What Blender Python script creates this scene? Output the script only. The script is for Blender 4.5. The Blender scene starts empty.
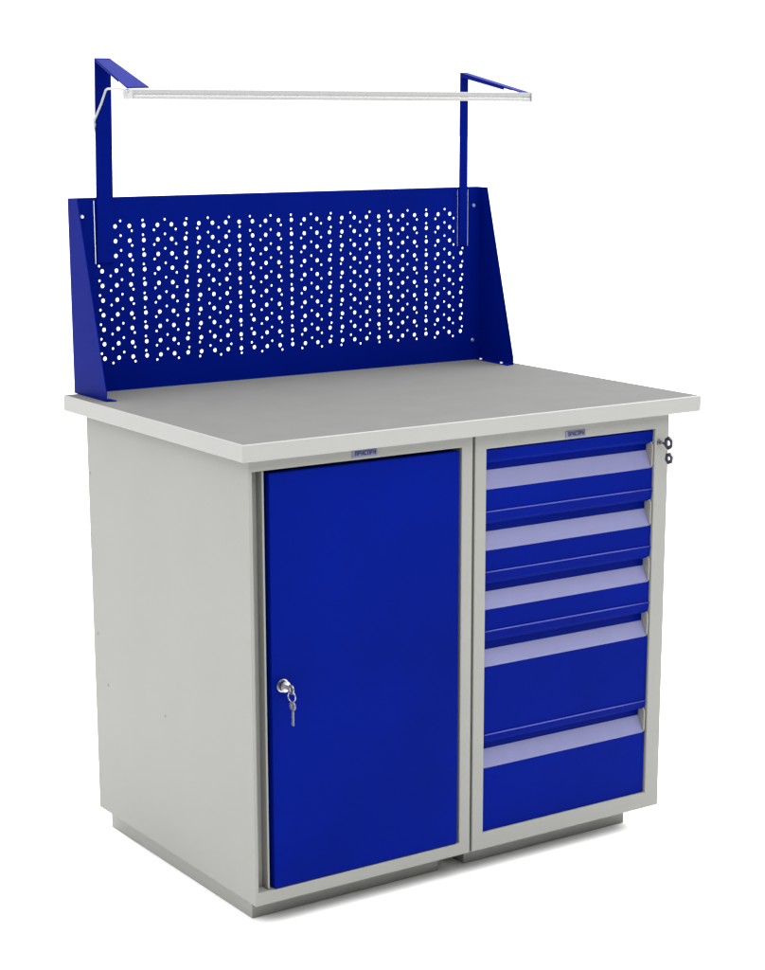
import bpy, bmesh, math, random
from mathutils import Vector, Matrix
random.seed(4)
S = bpy.context.scene
COL = S.collection

# ------------------------------------------------------------------ camera
cd = bpy.data.cameras.new('camera')
cam = bpy.data.objects.new('camera', cd); COL.objects.link(cam)
R = Matrix(((0.824355, 0.127129, -0.551614), (-0.566072, 0.187361, -0.802781), (0.001294, 0.97403, 0.226416)))
cam.matrix_world = Matrix.Translation((-1.58964, -2.791677, 1.411087)) @ R.to_4x4()
cd.sensor_fit = 'HORIZONTAL'; cd.sensor_width = 36.0
cd.lens = 2000.05 / 765 * 36.0
cd.shift_x = (382.5 - 409.6) / 765
cd.shift_y = (563.2 - 485.0) / 765
cd.clip_start = 0.05; cd.clip_end = 500
S.camera = cam
S.render.resolution_x = 808; S.render.resolution_y = 1024

# ------------------------------------------------------------------ light: white photo studio
w = bpy.data.worlds.new('World'); S.world = w; w.use_nodes = True
_n = w.node_tree.nodes; _l = w.node_tree.links; _bg = _n['Background']
_tc = _n.new('ShaderNodeTexCoord'); _sx = _n.new('ShaderNodeSeparateXYZ'); _l.new(_tc.outputs['Generated'], _sx.inputs[0])
_up = _n.new('ShaderNodeMapRange'); _up.interpolation_type = 'SMOOTHSTEP'      # bright ceiling of the studio
for k_, v_ in zip(('From Min', 'From Max', 'To Min', 'To Max'), (0.15, 0.95, 1.06, 3.0)): _up.inputs[k_].default_value = v_
_l.new(_sx.outputs['Z'], _up.inputs['Value'])
_dt = _n.new('ShaderNodeVectorMath'); _dt.operation = 'DOT_PRODUCT'; _dt.inputs[1].default_value = (0.12, 0.99, 0.0)
_l.new(_tc.outputs['Generated'], _dt.inputs[0])
_az = _n.new('ShaderNodeMapRange')                                              # the unlit side of the studio, behind the camera
for k_, v_ in zip(('From Min', 'From Max', 'To Min', 'To Max'), (-0.9, 0.5, 0.10, 1.0)): _az.inputs[k_].default_value = v_
_l.new(_dt.outputs['Value'], _az.inputs['Value'])
_hi = _n.new('ShaderNodeMapRange'); _hi.interpolation_type = 'SMOOTHSTEP'      # only the walls are dim there, not the ceiling
for k_, v_ in zip(('From Min', 'From Max', 'To Min', 'To Max'), (0.35, 0.75, 0.0, 1.0)): _hi.inputs[k_].default_value = v_
_l.new(_sx.outputs['Z'], _hi.inputs['Value'])
_am = _n.new('ShaderNodeMath'); _am.operation = 'MAXIMUM'
_l.new(_az.outputs[0], _am.inputs[0]); _l.new(_hi.outputs[0], _am.inputs[1])
_mu = _n.new('ShaderNodeMath'); _mu.operation = 'MULTIPLY'
_l.new(_up.outputs[0], _mu.inputs[0]); _l.new(_am.outputs[0], _mu.inputs[1])
_bg.inputs[0].default_value = (1, 1, 1, 1); _l.new(_mu.outputs[0], _bg.inputs[1])
def area(name, loc, target, sx, sy, power, col=(1, 1, 1)):
    l = bpy.data.lights.new(name, 'AREA'); l.shape = 'RECTANGLE'; l.size = sx; l.size_y = sy
    l.energy = power; l.color = col
    o = bpy.data.objects.new(name, l); COL.objects.link(o); o.location = loc
    o.rotation_euler = (Vector(target) - Vector(loc)).to_track_quat('-Z', 'Y').to_euler()
    return o
area('softbox_overhead', (0.2, 0.1, 3.6), (0.45, 0.3, 0), 2.6, 2.2, 25)
area('fill_front', (0.3, -1.9, 3.1), (0.5, -0.1, 0), 2.4, 1.6, 55)  # unseen fill, added to lighten the floor shadow in front of the plinths
area('fill_left', (-2.5, 0.2, 2.9), (-0.3, 0.3, 0), 1.8, 1.8, 28)  # added fill out of view: shrinks the left contact shadow, brightens the left edge
area('fill_right', (2.9, 0.5, 2.7), (1.2, 0.4, 0), 1.8, 1.8, 70)  # invented off-frame fill that clears the cabinet's shadow on the right floor
S.view_settings.view_transform = 'Standard'; S.view_settings.look = 'None'
S.view_settings.exposure = 0.45; S.view_settings.gamma = 1.0

# ------------------------------------------------------------------ materials
def mat(name, base, rough=0.5, spec=0.3, metal=0.0, var=0.03, scale=6.0, bump=0.0, bscale=400.0):
    m = bpy.data.materials.new(name); m.use_nodes = True
    n = m.node_tree.nodes; L = m.node_tree.links
    b = n['Principled BSDF']
    b.inputs['Roughness'].default_value = rough
    b.inputs['Metallic'].default_value = metal
    b.inputs['Specular IOR Level'].default_value = spec
    tc = n.new('ShaderNodeTexCoord')
    nz = n.new('ShaderNodeTexNoise'); nz.inputs['Scale'].default_value = scale; nz.inputs['Detail'].default_value = 5
    L.new(tc.outputs['Object'], nz.inputs['Vector'])
    cr = n.new('ShaderNodeValToRGB')
    cr.color_ramp.elements[0].position = 0.3; cr.color_ramp.elements[1].position = 0.7
    cr.color_ramp.elements[0].color = tuple(c * (1 - var) for c in base) + (1,)
    cr.color_ramp.elements[1].color = tuple(min(1, c * (1 + var)) for c in base) + (1,)
    L.new(nz.outputs['Fac'], cr.inputs['Fac']); L.new(cr.outputs['Color'], b.inputs['Base Color'])
    if bump:
        n2 = n.new('ShaderNodeTexNoise'); n2.inputs['Scale'].default_value = bscale; n2.inputs['Detail'].default_value = 3
        L.new(tc.outputs['Object'], n2.inputs['Vector'])
        bp = n.new('ShaderNodeBump'); bp.inputs['Strength'].default_value = bump; bp.inputs['Distance'].default_value = 0.0006
        L.new(n2.outputs['Fac'], bp.inputs['Height']); L.new(bp.outputs['Normal'], b.inputs['Normal'])
    return m
M = dict(
    blue=mat('blue_powder_coat', (0.0001, 0.0040, 0.100), 0.38, 0.012, var=0.12, scale=3.5, bump=0.25, bscale=700),
    grey=mat('light_grey_powder_coat', (0.160, 0.162, 0.150), 0.5, 0.2, var=0.02, bump=0.2, bscale=700),
    plinth=mat('plinth_grey_paint', (0.205, 0.207, 0.195), 0.5, 0.2, var=0.03),
    lam=mat('grey_laminate', (0.087, 0.087, 0.085), 0.8, 0.02, var=0.03, scale=14, bump=0.2, bscale=900),
    band=mat('pale_edge_banding', (0.192, 0.194, 0.185), 0.45, 0.3, var=0.015),
    label=mat('label_strip_film', (0.100, 0.103, 0.194), 0.35, 0.4, var=0.03, scale=30),
    cap=mat('grey_plastic', (0.15, 0.15, 0.14), 0.5, 0.3),
    chrome=mat('nickel_plated_steel', (0.31, 0.31, 0.33), 0.28, 0.5, metal=1.0, var=0.05),
    zinc=mat('zinc_screw', (0.55, 0.56, 0.62), 0.3, 0.5, metal=0.8),
    lip_glint=mat('painted_lip_highlight', (0.018, 0.025, 0.215), 0.35, 0.4),  # paler blue that paints the highlight along the drawer lips
    steel=mat('dull_steel', (0.22, 0.22, 0.23), 0.35, 0.5, metal=1.0, var=0.08),
    keymetal=mat('worn_key_metal', (0.13, 0.13, 0.165), 0.4, 0.5, metal=0.7, var=0.15, scale=90),
    black=mat('black_plastic', (0.02, 0.02, 0.028), 0.4, 0.4),
    dark=mat('dark_cavity', (0.05, 0.05, 0.05), 0.8, 0.1),
    white=mat('white_plastic', (0.25, 0.25, 0.247), 0.4, 0.3, var=0.01),
    alu=mat('white_lamp_housing', (0.21, 0.21, 0.208), 0.45, 0.3, var=0.01),
    badge=mat('badge_plate', (0.10, 0.10, 0.16), 0.4, 0.2),
    ink=mat('navy_ink', (0.012, 0.013, 0.06), 0.5, 0.2),
    floor=mat('white_studio_floor', (0.93, 0.93, 0.93), 0.9, 0.0, var=0.004, scale=0.8),
)

# ------------------------------------------------------------------ mesh helpers
def link(name, bm, m, parent=None, smooth=None):
    me = bpy.data.meshes.new(name); bmesh.ops.recalc_face_normals(bm, faces=bm.faces[:])
    if smooth:
        for f in bm.faces: f.smooth = True
    bm.to_mesh(me); bm.free()
    ms = m if isinstance(m, (list, tuple)) else [m]
    for x in ms: me.materials.append(M[x])
    o = bpy.data.objects.new(name, me); COL.objects.link(o)
    if parent is not None:
        o.parent = parent; o.matrix_parent_inverse = Matrix.Translation(-world_loc(parent))
    return o
def world_loc(o):
    return Vector(o.get('_at', (0, 0, 0)))
def box(bm, x0, x1, y0, y1, z0, z1, bev=0.0, seg=2, mi=0):
    t = bmesh.new()
    v = [t.verts.new((x, y, z)) for x in (x0, x1) for y in (y0, y1) for z in (z0, z1)]
    for q in ((0, 1, 3, 2), (4, 6, 7, 5), (0, 4, 5, 1), (2, 3, 7, 6), (0, 2, 6, 4), (1, 5, 7, 3)):
        t.faces.new([v[i] for i in q])
    bmesh.ops.recalc_face_normals(t, faces=t.faces[:])
    if bev: bmesh.ops.bevel(t, geom=t.edges[:], offset=bev, segments=seg, affect='EDGES', profile=0.5)
    merge(bm, t, mi)
def merge(bm, t, mi=0, mx=None):
    if mx is not None: bmesh.ops.transform(t, matrix=mx, verts=t.verts[:])
    mp = {}
    for v in t.verts: mp[v] = bm.verts.new(v.co)
    for f in t.faces:
        try:
            g = bm.faces.new([mp[v] for v in f.verts]); g.material_index = mi; g.smooth = f.smooth
        except ValueError: pass
    t.free()
def prism(bm, pts, vec, bev=0.0, mi=0, seg=2):
    """closed polygon pts (3-D) extruded by vec"""
    t = bmesh.new(); vec = Vector(vec)
    a = [t.verts.new(Vector(p)) for p in pts]; b = [t.verts.new(Vector(p) + vec) for p in pts]
    t.faces.new(a); t.faces.new(list(reversed(b)))
    n = len(a)
    for i in range(n): t.faces.new((a[i], b[i], b[(i + 1) % n], a[(i + 1) % n]))
    bmesh.ops.recalc_face_normals(t, faces=t.faces[:])
    if bev: bmesh.ops.bevel(t, geom=t.edges[:], offset=bev, segments=seg, affect='EDGES', profile=0.5)
    merge(bm, t, mi)
def cyl(bm, c, axis, r, h, seg=24, r2=None, bev=0.0, mi=0):
    t = bmesh.new()
    bmesh.ops.create_cone(t, cap_ends=True, segments=seg, radius1=r, radius2=r if r2 is None else r2, depth=h)
    if bev:
        e = [e for e in t.edges if any(len(f.verts) > 4 for f in e.link_faces)]
        bmesh.ops.bevel(t, geom=e, offset=bev, segments=2, affect='EDGES')
    q = Vector((0, 0, 1)).rotation_difference(Vector(axis)).to_matrix().to_4x4()
    merge(bm, t, mi, Matrix.Translation(c) @ q)
def torus(bm, c, axis, R_, r, n=20, k=8, sx=1.0, sy=1.0, mi=0):
    t = bmesh.new(); g = []
    for i in range(n):
        a = 2 * math.pi * i / n; row = []
        for j in range(k):
            b = 2 * math.pi * j / k
            row.append(t.verts.new(((R_ + r * math.cos(b)) * math.cos(a) * sx, (R_ + r * math.cos(b)) * math.sin(a) * sy, r * math.sin(b))))
        g.append(row)
    for i in range(n):
        for j in range(k):
            f = t.faces.new((g[i][j], g[(i + 1) % n][j], g[(i + 1) % n][(j + 1) % k], g[i][(j + 1) % k])); f.smooth = True
    q = Vector((0, 0, 1)).rotation_difference(Vector(axis)).to_matrix().to_4x4()
    merge(bm, t, mi, Matrix.Translation(c) @ q)
def tube(bm, pts, r, k=8, sub=8):
    P = [Vector(p) for p in pts]; Q = [P[0] * 2 - P[1]] + P + [P[-1] * 2 - P[-2]]; path = []
    for i in range(1, len(Q) - 2):
        for s in range(sub):
            u = s / sub; a, b, c, d = Q[i - 1], Q[i], Q[i + 1], Q[i + 2]
            path.append(0.5 * (2 * b + (c - a) * u + (2 * a - 5 * b + 4 * c - d) * u * u + (3 * b - a - 3 * c + d) * u ** 3))
    path.append(P[-1]); rings = []
    for i, p in enumerate(path):
        d = (path[min(i + 1, len(path) - 1)] - path[max(i - 1, 0)]).normalized()
        s = d.cross(Vector((0.3, 1, 0.2))).normalized(); t = d.cross(s)
        rings.append([bm.verts.new(p + r * (math.cos(2 * math.pi * j / k) * s + math.sin(2 * math.pi * j / k) * t)) for j in range(k)])
    for a, b in zip(rings, rings[1:]):
        for j in range(k):
            f = bm.faces.new((a[j], a[(j + 1) % k], b[(j + 1) % k], b[j])); f.smooth = True
    bm.faces.new(list(reversed(rings[0]))); bm.faces.new(rings[-1])
def flat_with_holes(name, outer, holes, y0, thick):
    """x-z sheet with real holes, filled by a 2-D curve; returns a mesh"""
    cu = bpy.data.curves.new(name, 'CURVE'); cu.dimensions = '2D'; cu.fill_mode = 'BOTH'; cu.extrude = thick / 2
    for loop in [outer] + holes:
        sp = cu.splines.new('POLY'); sp.points.add(len(loop) - 1); sp.use_cyclic_u = True
        for p, c in zip(sp.points, loop): p.co = (c[0], c[1], 0, 1)
    o = bpy.data.objects.new(name, cu); COL.objects.link(o)
    dg = bpy.context.evaluated_depsgraph_get(); dg.update()
    me = bpy.data.meshes.new_from_object(o.evaluated_get(dg))
    bpy.data.objects.remove(o); bpy.data.curves.remove(cu)
    me.transform(Matrix.Translation((0, y0, 0)) @ Matrix.Rotation(math.pi / 2, 4, 'X'))
    for p in me.polygons: p.use_smooth = False
    return me
def thing(name, label, cat, loc):
    o = bpy.data.objects.new(name, None); COL.objects.link(o)
    o.location = loc; o['_at'] = loc; o['label'] = label; o['category'] = cat; o.empty_display_size = 0.1
    return o

# ------------------------------------------------------------------ setting
bm = bmesh.new(); bmesh.ops.create_grid(bm, x_segments=1, y_segments=1, size=60)
fl = link('floor', bm, 'floor'); fl['kind'] = 'structure'

# ------------------------------------------------------------------ dimensions (metres, from the photograph)
ZT, TT, DEP = 0.8626, 0.0299, 0.6819
ZB = ZT - TT
C0, C1, F0, F1, CB = 0.0208, 0.9377, 0.0188, 0.6294, 0.0507
SEAM0, SEAM1 = 0.4772, 0.4826
zn = lambda z: z * 0.9953 + 0.0017

WB = thing('workbench', 'blue and grey steel workbench with a cupboard, five drawers and a perforated back panel', 'workbench', (0.48, 0.33, 0.0))

# ---- tabletop: chipboard core with laminate face and edge banding
bm = bmesh.new(); box(bm, 0, 1.0, 0, DEP, ZB, ZT, 0.0022, 3)
bm.faces.ensure_lookup_table(); bm.normal_update()
for f in bm.faces: f.material_index = 0 if f.normal.z > 0.995 else 1
top = link('tabletop', bm, ['lam', 'band'], WB)
top['label'] = 'grey laminate tabletop with pale edge banding'

# ---- cupboard body: side panels, back, front frame with a recess for the door, plinth
def body(name, x0, x1, ox0, ox1, oz0, oz1, rec):
    """cabinet shell whose front opening ox/oz is recessed by rec"""
    bm = bmesh.new()
    ring = lambda a, b, c, d, y: [bm.verts.new(p) for p in ((a, y, c), (b, y, c), (b, y, d), (a, y, d))]
    o, i, r, k = ring(x0, x1, CB, ZB - 0.0003, F0), ring(ox0, ox1, oz0, oz1, F0), ring(ox0, ox1, oz0, oz1, F0 + rec), ring(x0, x1, CB, ZB - 0.0003, F1)
    for q in range(4):
        t = (q + 1) % 4
        bm.faces.new((o[q], o[t], i[t], i[q])); bm.faces.new((i[q], i[t], r[t], r[q])); bm.faces.new((o[q], k[q], k[t], o[t]))
    bm.faces.new(r); bm.faces.new(list(reversed(k)))
    bmesh.ops.recalc_face_normals(bm, faces=bm.faces[:])
    ee = lambda v: [bm.edges.get((v[q], v[(q + 1) % 4])) for q in range(4)]
    sel = ee(o) + ee(k) + [bm.edges.get((o[q], k[q])) for q in range(4)] + ee(i)
    bmesh.ops.bevel(bm, geom=sel, offset=0.0017, segments=3, affect='EDGES', profile=0.5)
    return link(name, bm, 'grey', WB)
cup = body('cupboard', C0, SEAM0, C0 + 0.0065, 0.4535, 0.0743, 0.8125, 0.0260)
drw = body('drawer_cabinet', SEAM1, C1, 0.5075, 0.9035, 0.0828, 0.8045, 0.030)
def plinth(x0, x1, parent):
    bm = bmesh.new(); box(bm, x0, x1, 0.0831, 0.638, 0.0, CB - 0.0005, 0.0015)
    return link('plinth', bm, 'plinth', parent)
plinth(0.0494, 0.452, cup); plinth(0.5105, 0.906, drw)
# frame inset lip (folded edge) round the cupboard door
bm = bmesh.new()
yy0, yy1 = F0 + 0.0065, F0 + 0.0258
box(bm, 0.0492, 0.0532, yy0, yy1, 0.0750, 0.8115, 0.0012)
link('door_stop', bm, 'grey', cup)
# rivets in the left side
for (y, z) in ((0.6201, 0.7198), (0.6097, 0.4088), (0.5736, 0.3136), (0.3398, 0.3122)):
    bm = bmesh.new(); cyl(bm, (C0 - 0.0004, y, z), (-1, 0, 0), 0.0028, 0.0016, 14, 0.0020)
    link('rivet', bm, 'cap', cup)
# screw heads / drawer stop at frame side are left out (not in the photo)

# ---- badges: small plates with worn, unreadable navy lettering
def badge(x0, x1, z0, z1, parent):
    bm = bmesh.new(); box(bm, x0, x1, F0 - 0.0016, F0 + 0.0005, z0, z1, 0.0006)
    p = link('badge', bm, 'badge', parent)
    bm = bmesh.new(); wd = x1 - x0; h = z1 - z0
    a = x0 + wd * 0.10; n = 7; st = wd * 0.86 / n
    za, zb = z0 + h * 0.24, z1 - h * 0.12; y0, y1 = F0 - 0.0021, F0 - 0.0014; s = st * 0.27
    for i in range(n):
        l = a + i * st; r = l + st * 0.84; k = i % 4
        box(bm, l, l + s, y0, y1, za, zb)
        if k in (0, 2): box(bm, r - s, r, y0, y1, za, zb)
        if k in (0, 1, 3): box(bm, l + s, r - (s if k == 0 else 0), y0, y1, zb - h * 0.16, zb)
        if k in (1, 2): box(bm, l + s, r - (s if k == 2 else 0), y0, y1, (za + zb) / 2 - h * 0.08, (za + zb) / 2 + h * 0.08)
        if k == 3: box(bm, l + s, r, y0, y1, za, za + h * 0.16)
    link('lettering', bm, 'ink', p)
badge(0.2225, 0.2735, 0.8168, 0.8295, cup)
badge(0.6860, 0.7320, 0.8076, 0.8195, drw)

# ---- cupboard door
bm = bmesh.new()
box(bm, 0.0590, 0.4480, F0 - 0.0008, F0 + 0.0235, 0.0758, 0.8072, 0.0018, 3)
box(bm, 0.0560, 0.4495, F0 + 0.0220, F0 + 0.0257, 0.0752, 0.8085)
door = link('door', bm, 'blue', WB); door['label'] = 'tall plain blue cupboard door'
bm = bmesh.new(); lx, lz = 0.0792, 0.4400
cyl(bm, (lx, F0 - 0.0020, lz), (0, 1, 0), 0.0115, 0.0030, 28, bev=0.0008)
cyl(bm, (lx, F0 - 0.0085, lz), (0, 1, 0), 0.0095, 0.0110, 28, bev=0.0016)
for f in bm.faces: f.smooth = False
link('lock', bm, 'chrome', door)

# ---- drawers
DX0, DX1 = 0.5092, 0.9020
YD = F0 + 0.0050          # front plane of the drawers
CAV = 0.0150              # depth of the grip channel
rows = [(0.8040, 0.7800, 0.7647, 0.7331, 0.6922),
        (0.6908, 0.6690, 0.6516, 0.6208, 0.5805),
        (0.5791, 0.5570, 0.5396, 0.5103, 0.4694),
        (0.4680, 0.4480, 0.4299, 0.4021, 0.2716),
        (0.2702, 0.2540, 0.2385, 0.2072, 0.0822)]
kinds = ['', '', '', 'deep blue drawer front', 'plain deep blue drawer front at the bottom']
for i, rr in enumerate(rows):
    zt, zm, zl, zf, zb = map(zn, rr)
    xr = DX1 if i < 4 else DX1 - 0.001
    lip = 0.0026 if i else 0.0004                     # the grip rail stands proud of the drawer above
    prof = [(YD + 0.0010, zt + 0.0010), (YD - lip, zt - 0.0014), (YD - lip + 0.0006, zt - 0.0030), (YD - lip * 0.4 + 0.0010, zm + 0.005), (YD + 0.0030, zm),
            (YD + CAV, zm - 0.0045), (YD + CAV, zl - 0.0005), (YD + 0.0006, zf - 0.0005), (YD - 0.0006, zf - 0.0022),
            (YD - 0.0002, zb), (YD + 0.022, zb), (YD + 0.022, zt + 0.0010)]
    bm = bmesh.new(); prism(bm, [(DX0, y, z) for y, z in prof], (xr - DX0, 0, 0))
    d = link('drawer', bm, 'blue', WB)
    if i == 3: d['label'] = 'taller blue drawer, second from the bottom'
    if i == 4: d['label'] = 'plain blue bottom drawer'
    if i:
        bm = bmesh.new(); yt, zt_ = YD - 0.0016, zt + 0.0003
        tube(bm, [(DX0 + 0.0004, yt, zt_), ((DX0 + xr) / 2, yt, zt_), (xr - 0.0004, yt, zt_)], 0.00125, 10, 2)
        link('lip_highlight', bm, 'lip_glint', d)  # added bead; its lighter colour stands in for light caught on the lip
    # label strip lying on the sloped floor of the channel, with a bright folded lip
    n = Vector((0, -(zl - zf), CAV - 0.0006)).normalized() * 0.0010
    a = Vector((0, YD + CAV - 0.0002, zl - 0.0007)); b = Vector((0, YD + 0.0004, zf - 0.0007))
    bm = bmesh.new()
    q = [a + n * 0.3, b + n * 0.3, b + n * 1.4, a + n * 1.4]
    prism(bm, [(DX0 + 0.0008, p.y, p.z) for p in q], (xr - DX0 - 0.0016 - 0.0035, 0, 0))
    tube(bm, [(DX0 + 0.0008, b.y - 0.0004, b.z + 0.0002), ((DX0 + xr) / 2, b.y - 0.0004, b.z + 0.0002), (xr - 0.0045, b.y - 0.0004, b.z + 0.0002)], 0.0010, 8, 2)
    link('label_strip', bm, 'label', d)
    # end caps of the grip channel
    for x, sgn in ((xr - 0.0034, 1), (DX0 - 0.0004, -1)):
        cp = [(YD + CAV + 0.001, zm - 0.001), (YD + 0.0035, zm + 0.003), (YD - 0.0015, zm - 0.004), (YD - 0.0022, zl),
              (YD - 0.0016, zf + 0.004), (YD + 0.001, zf - 0.001), (YD + CAV + 0.001, zf - 0.001)]
        if sgn < 0: cp = [(max(y, YD + 0.0012), z) for y, z in cp]
        bm = bmesh.new(); prism(bm, [(x, y, z) for y, z in cp], (0.0030 if sgn > 0 else 0.0012, 0, 0))
        link('end_cap', bm, 'cap', d)
# drawer lock on the right stile
bm = bmesh.new(); ux, uz = 0.9135, 0.7785
cyl(bm, (ux, F0 - 0.0018, uz), (0, 1, 0), 0.0062, 0.0032, 24, bev=0.0008)
cyl(bm, (ux, F0 - 0.0060, uz), (0, 1, 0), 0.0048, 0.0075, 24, bev=0.0010)
link('lock', bm, 'steel', drw)

# ---- perforated back panel
P0, P1, YP, ZP = 0.0274, 0.9738, 0.6760, 1.2284
GT, GB = 0.0264, 0.1238
bigs, smalls = [], []
for k in range(29):
    for r in range(10): bigs.append((0.0869 + 0.02990 * k, 1.1743 - 0.0276 * r, 0.0038))
for j in range(37):
    for r in range(10): smalls.append((0.0809 + 0.02353 * j, 1.1743 + (0.0100 if j % 2 == 0 else -0.0093) - 0.0276 * r, 0.0023))
circ = lambda x, z, r, n: [(x + r * math.cos(2 * math.pi * (i + .5) / n), z + r * math.sin(2 * math.pi * (i + .5) / n)) for i in range(n)]
# light slots either side of each lamp post
slots = [(0.0738, 0.0751), (0.9141, 0.9154), (0.9405, 0.9419)]
holes = []
for x0, x1 in slots: holes.append([(x0, 1.1060), (x1, 1.1060), (x1, 1.2235), (x0, 1.2235)])
def clear(x, z, r):
    return not any(x0 - r - 0.001 < x < x1 + r + 0.001 and z > 1.1060 - r - 0.001 for x0, x1 in slots)
kept = []
for x, z, r in bigs:
    if clear(x, z, r): holes.append(circ(x, z, r, 16)); kept.append((x, z, r))
for x, z, r in smalls:
    if clear(x, z, r) and all((x - a) ** 2 + (z - b) ** 2 > (r + c + 0.0004) ** 2 for a, b, c in kept):
        holes.append(circ(x, z, r, 12))
me = flat_with_holes('perforated_panel', [(P0 + 0.002, ZT), (P1 - 0.002, ZT), (P1 - 0.002, ZP), (P0 + 0.002, ZP)], holes, YP, 0.0016)
bm = bmesh.new(); bm.from_mesh(me); bpy.data.meshes.remove(me)
box(bm, P0 + 0.002, P1 - 0.002, YP + 0.0008, YP + 0.014, ZP - 0.0014, ZP + 0.0002)     # folded top edge
me = bpy.data.meshes.new('perforated_panel'); bm.to_mesh(me); bm.free(); me.materials.append(M['blue'])
pan = bpy.data.objects.new('perforated_panel', me); COL.objects.link(pan)
pan.parent = WB; pan.matrix_parent_inverse = Matrix.Translation(-world_loc(WB))
pan['label'] = 'blue back panel punched with rows of round holes'
# side gussets with an inward foot flange
for x, s in ((P0, 1), (P1, -1)):
    bm = bmesh.new()
    prism(bm, [(x, YP + 0.014, ZT + 0.0004), (x, YP + 0.014, ZP), (x, YP - GT, ZP), (x, YP - GB, ZT + 0.016), (x, YP - GB, ZT + 0.0004)], (0.0018 * s, 0, 0), 0.0004, seg=1)
    xi = x + 0.0018 * s
    prism(bm, [(xi, YP - 0.002, ZT + 0.0005), (xi + 0.010 * s, YP - 0.002, ZT + 0.0005), (xi + 0.017 * s, YP - GB - 0.004, ZT + 0.0005), (xi, YP - GB + 0.001, ZT + 0.0005)], (0, 0, 0.0018))
    g = link('side_bracket', bm, 'blue', WB)
    for yy, xx in ((YP - 0.020, 0.0075), (YP - 0.096, 0.0095)):
        bm = bmesh.new(); cyl(bm, (xi + xx * s, yy, ZT + 0.0035), (0, 0, 1), 0.0042, 0.0026, 16, 0.0034)
        link('screw', bm, 'zinc', g)
for x, z in ((0.0489, 1.1943), (0.956, 1.190), (0.956, 0.905), (0.0489, 0.905)):
    bm = bmesh.new(); cyl(bm, (x, YP - 0.0018, z), (0, -1, 0), 0.0040, 0.0022, 16, 0.0030)
    link('screw', bm, 'zinc', pan)

# ---- lamp posts: folded uprights whose arms reach forward and dip to the lamp
def post(xb0, xb1, xt0, xt1, ztop, tip, fl):
    """channel upright from the panel to ztop, then an arm to the two tip points"""
    bm = bmesh.new(); yf, yb, zb = 0.6708, 0.6750, 1.1075
    t = 0.0022
    def slab(c):                                        # c: 8 corners, lower 4 then upper 4
        tt = bmesh.new(); v = [tt.verts.new(Vector(p)) for p in c]
        for q in ((0, 1, 2, 3), (7, 6, 5, 4), (0, 4, 5, 1), (1, 5, 6, 2), (2, 6, 7, 3), (3, 7, 4, 0)): tt.faces.new([v[i] for i in q])
        bmesh.ops.recalc_face_normals(tt, faces=tt.faces[:])
        bmesh.ops.bevel(tt, geom=tt.edges[:], offset=0.0006, segments=2, affect='EDGES')
        merge(bm, tt)
    slab([(xb0, yf, zb), (xb1, yf, zb), (xb1, yf + t, zb), (xb0, yf + t, zb), (xt0, yf, ztop), (xt1, yf, ztop), (xt1, yf + t, ztop), (xt0, yf + t, ztop)])
    for a, b, s in ((xb0, xt0, 1), (xb1, xt1, -1)):
        slab([(a, yf + t, zb), (a + t * s, yf + t, zb), (a + t * s, yb, zb), (a, yb, zb), (b, yf + t, ztop), (b + t * s, yf + t, ztop), (b + t * s, yb, ztop), (b, yb, ztop)])
    (tx0, ty0, tz0), (tx1, ty1, tz1) = tip
    slab([(tx0, ty0, tz0 - t), (tx1, ty1, tz1 - t), (xt1, yb, ztop - t), (xt0, yb, ztop - t), (tx0, ty0, tz0), (tx1, ty1, tz1), (xt1, yb, ztop + 0.0003), (xt0, yb, ztop + 0.0003)])
    # stiffening folds along the arm
    for (ax, ay, az), rx, s in (((tx0, ty0, tz0), xt0, 1), ((tx1, ty1, tz1), xt1, -1)):
        k = 0.72; mx, my, mz = rx + (ax - rx) * k, yf + (ay - yf) * k, ztop + (az - ztop) * k
        d0, d1 = 0.0075 * fl, 0.005 * fl
        slab([(rx, yf, ztop - t - d0), (mx, my, mz - t - d1), (mx + t * s, my, mz - t - d1), (rx + t * s, yf, ztop - t - d0),
              (rx, yf, ztop - t), (mx, my, mz - t), (mx + t * s, my, mz - t), (rx + t * s, yf, ztop - t)])
    return link('lamp_post', bm, 'blue', WB)
post(0.0757, 0.1105, 0.0845, 0.1165, 1.4820, ((0.0613, 0.500, 1.4292), (0.1062, 0.500, 1.4302)), 0.6)
post(0.9160, 0.9370, 0.9178, 0.9365, 1.4625, ((0.9225, 0.4755, 1.4240), (0.9475, 0.4755, 1.4225)), 1.0)

# ------------------------------------------------------------------ lamp hanging under the two arms
A = Vector((0.0650, 0.503, 1.4176)); B = Vector((0.9470, 0.479, 1.4136))
LP = thing('strip_lamp', 'slim white strip lamp hung between the two blue arms above the panel', 'lamp', tuple((A + B) / 2))
dx = (B - A).normalized(); dy = Vector((0, 0, 1)).cross(dx).normalized(); dz = dx.cross(dy)
LM = Matrix((dx, dy, dz)).transposed().to_4x4(); LM.translation = (A + B) / 2
LL = (B - A).length / 2
def lbox(name, x0, x1, y0, y1, z0, z1, m, bev):
    bm = bmesh.new(); box(bm, x0, x1, y0, y1, z0, z1, bev, 3); bmesh.ops.transform(bm, matrix=LM, verts=bm.verts[:])
    return link(name, bm, m, LP)
lbox('housing', -LL + 0.004, LL - 0.004, -0.012, 0.020, -0.0005, 0.0085, 'alu', 0.0012)
lbox('diffuser', -LL + 0.004, LL - 0.004, -0.0135, 0.0185, -0.0085, -0.0008, 'white', 0.0030)
lbox('end_cap', -LL, -LL + 0.0038, -0.0145, 0.0205, -0.0092, 0.0090, 'white', 0.0012)
lbox('end_cap', LL - 0.0038, LL, -0.0145, 0.0205, -0.0092, 0.0090, 'white', 0.0012)
bm = bmesh.new()
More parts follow.
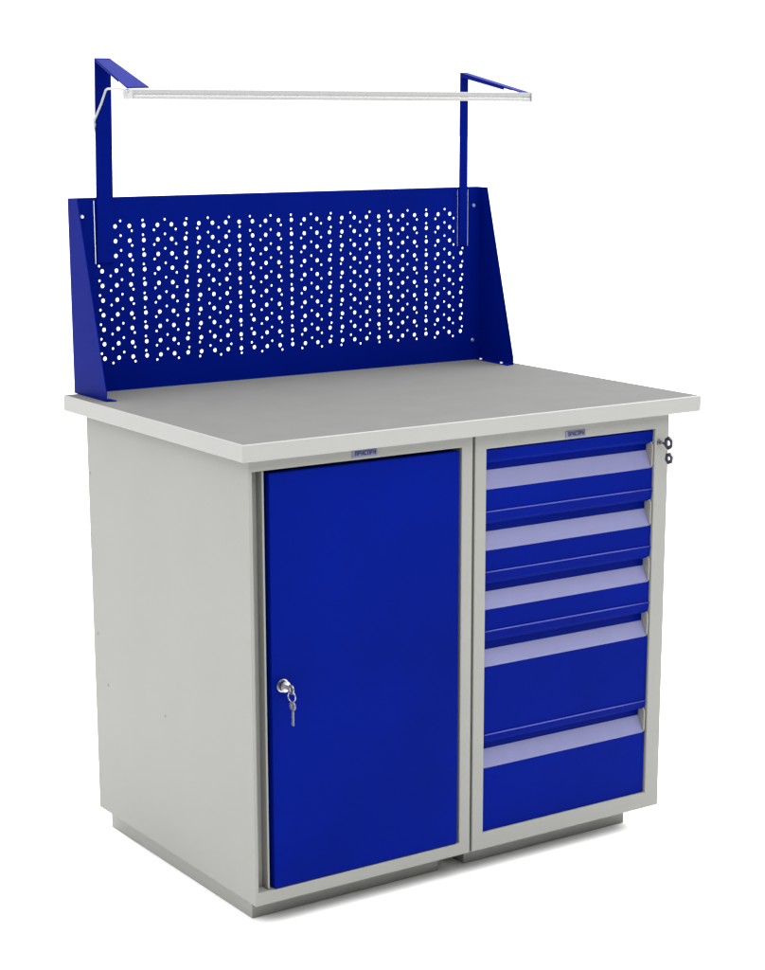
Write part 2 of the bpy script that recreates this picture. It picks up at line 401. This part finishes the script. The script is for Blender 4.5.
tube(bm, [(0.0655, 0.500, 1.4215), (0.0570, 0.515, 1.4265), (0.0600, 0.560, 1.4270), (0.0800, 0.620, 1.4250), (0.0905, 0.652, 1.4140),
          (0.0880, 0.659, 1.4000), (0.0805, 0.661, 1.3830), (0.0755, 0.664, 1.3700), (0.0790, 0.6705, 1.3620), (0.0835, 0.679, 1.354), (0.092, 0.684, 1.330), (0.094, 0.684, 1.25)], 0.0021)
link('cable', bm, 'white', LP, True)

# ------------------------------------------------------------------ keys
def key_head(bm, c, r, t, ax=(1, 0, 0), poly=10, hole=0.4, rot=0.0, sz=1.0, mi=0):
    """flat ring-shaped bow standing in the y-z plane"""
    tt = bmesh.new(); o1, i1, o2, i2 = [], [], [], []
    for k in range(poly):
        a = 2 * math.pi * k / poly + rot; cy, cz = math.cos(a), math.sin(a) * sz
        o1.append(tt.verts.new((-t / 2, r * cy, r * cz))); o2.append(tt.verts.new((t / 2, r * cy, r * cz)))
        i1.append(tt.verts.new((-t / 2, r * hole * cy, r * hole * cz))); i2.append(tt.verts.new((t / 2, r * hole * cy, r * hole * cz)))
    for k in range(poly):
        l = (k + 1) % poly
        tt.faces.new((o1[k], o1[l], i1[l], i1[k])); tt.faces.new((o2[k], i2[k], i2[l], o2[l]))
        tt.faces.new((o1[k], o2[k], o2[l], o1[l])); tt.faces.new((i1[k], i1[l], i2[l], i2[k]))
    bmesh.ops.recalc_face_normals(tt, faces=tt.faces[:])
    bmesh.ops.bevel(tt, geom=tt.edges[:], offset=t * 0.18, segments=1, affect='EDGES')
    merge(bm, tt, mi, Matrix.Translation(c))
# keys in the cupboard door
K = thing('key_pair', 'two metal keys on a ring, one turned in the blue cupboard door lock', 'keys', (lx, F0 - 0.014, lz))
bm = bmesh.new()
box(bm, lx - 0.0011, lx + 0.0011, F0 - 0.0225, F0 - 0.0135, lz - 0.0035, lz + 0.0035, 0.0004)
key_head(bm, (lx, F0 - 0.0295, lz - 0.0005), 0.0090, 0.0024, poly=14, hole=0.38)
link('key', bm, 'steel', K)
bm = bmesh.new(); torus(bm, (lx - 0.0004, F0 - 0.0320, lz - 0.0125), (1, 0.25, 0), 0.0088, 0.0011)
link('key_ring', bm, 'steel', K)
bm = bmesh.new(); cx, cy, cz = lx + 0.0008, F0 - 0.0325, lz - 0.0290
key_head(bm, (cx, cy, cz), 0.0084, 0.0026, poly=14, hole=0.36)
box(bm, cx - 0.0010, cx + 0.0010, cy - 0.0030, cy + 0.0018, cz - 0.0345, cz - 0.0080, 0.0005)
for q in range(4): box(bm, cx - 0.0009, cx + 0.0009, cy + 0.0014, cy + 0.0032 - 0.0008 * (q % 2), cz - 0.0330 + q * 0.0058, cz - 0.0298 + q * 0.0058, 0.0003)
bmesh.ops.rotate(bm, verts=bm.verts[:], cent=(cx, cy, cz), matrix=Matrix.Rotation(math.radians(4), 3, 'Z'))
link('key', bm, 'keymetal', K)
# black headed keys in the drawer lock
K = thing('key_pair', 'two black-headed keys hanging at the top right drawer lock', 'keys', (ux, F0 - 0.010, uz))
bm = bmesh.new()
box(bm, ux - 0.0011, ux + 0.0011, F0 - 0.0180, F0 - 0.0094, uz - 0.0028, uz + 0.0028, 0.0004)
link('key', bm, 'chrome', K)
bm = bmesh.new(); key_head(bm, (ux, F0 - 0.0268, uz + 0.0020), 0.0118, 0.0046, poly=6, hole=0.42, rot=math.pi / 2, sz=1.15)
link('key_head', bm, 'black', K)
bm = bmesh.new(); torus(bm, (ux, F0 - 0.0270, uz - 0.0125), (1, 0.2, 0), 0.0062, 0.0008)
link('key_ring', bm, 'steel', K)
bm = bmesh.new(); key_head(bm, (ux + 0.0006, F0 - 0.0285, uz - 0.0270), 0.0110, 0.0044, poly=6, hole=0.34, rot=math.pi / 2 + 0.2, sz=1.1)
link('key_head', bm, 'black', K)
for o in COL.objects:
    if '_at' in o: del o['_at']
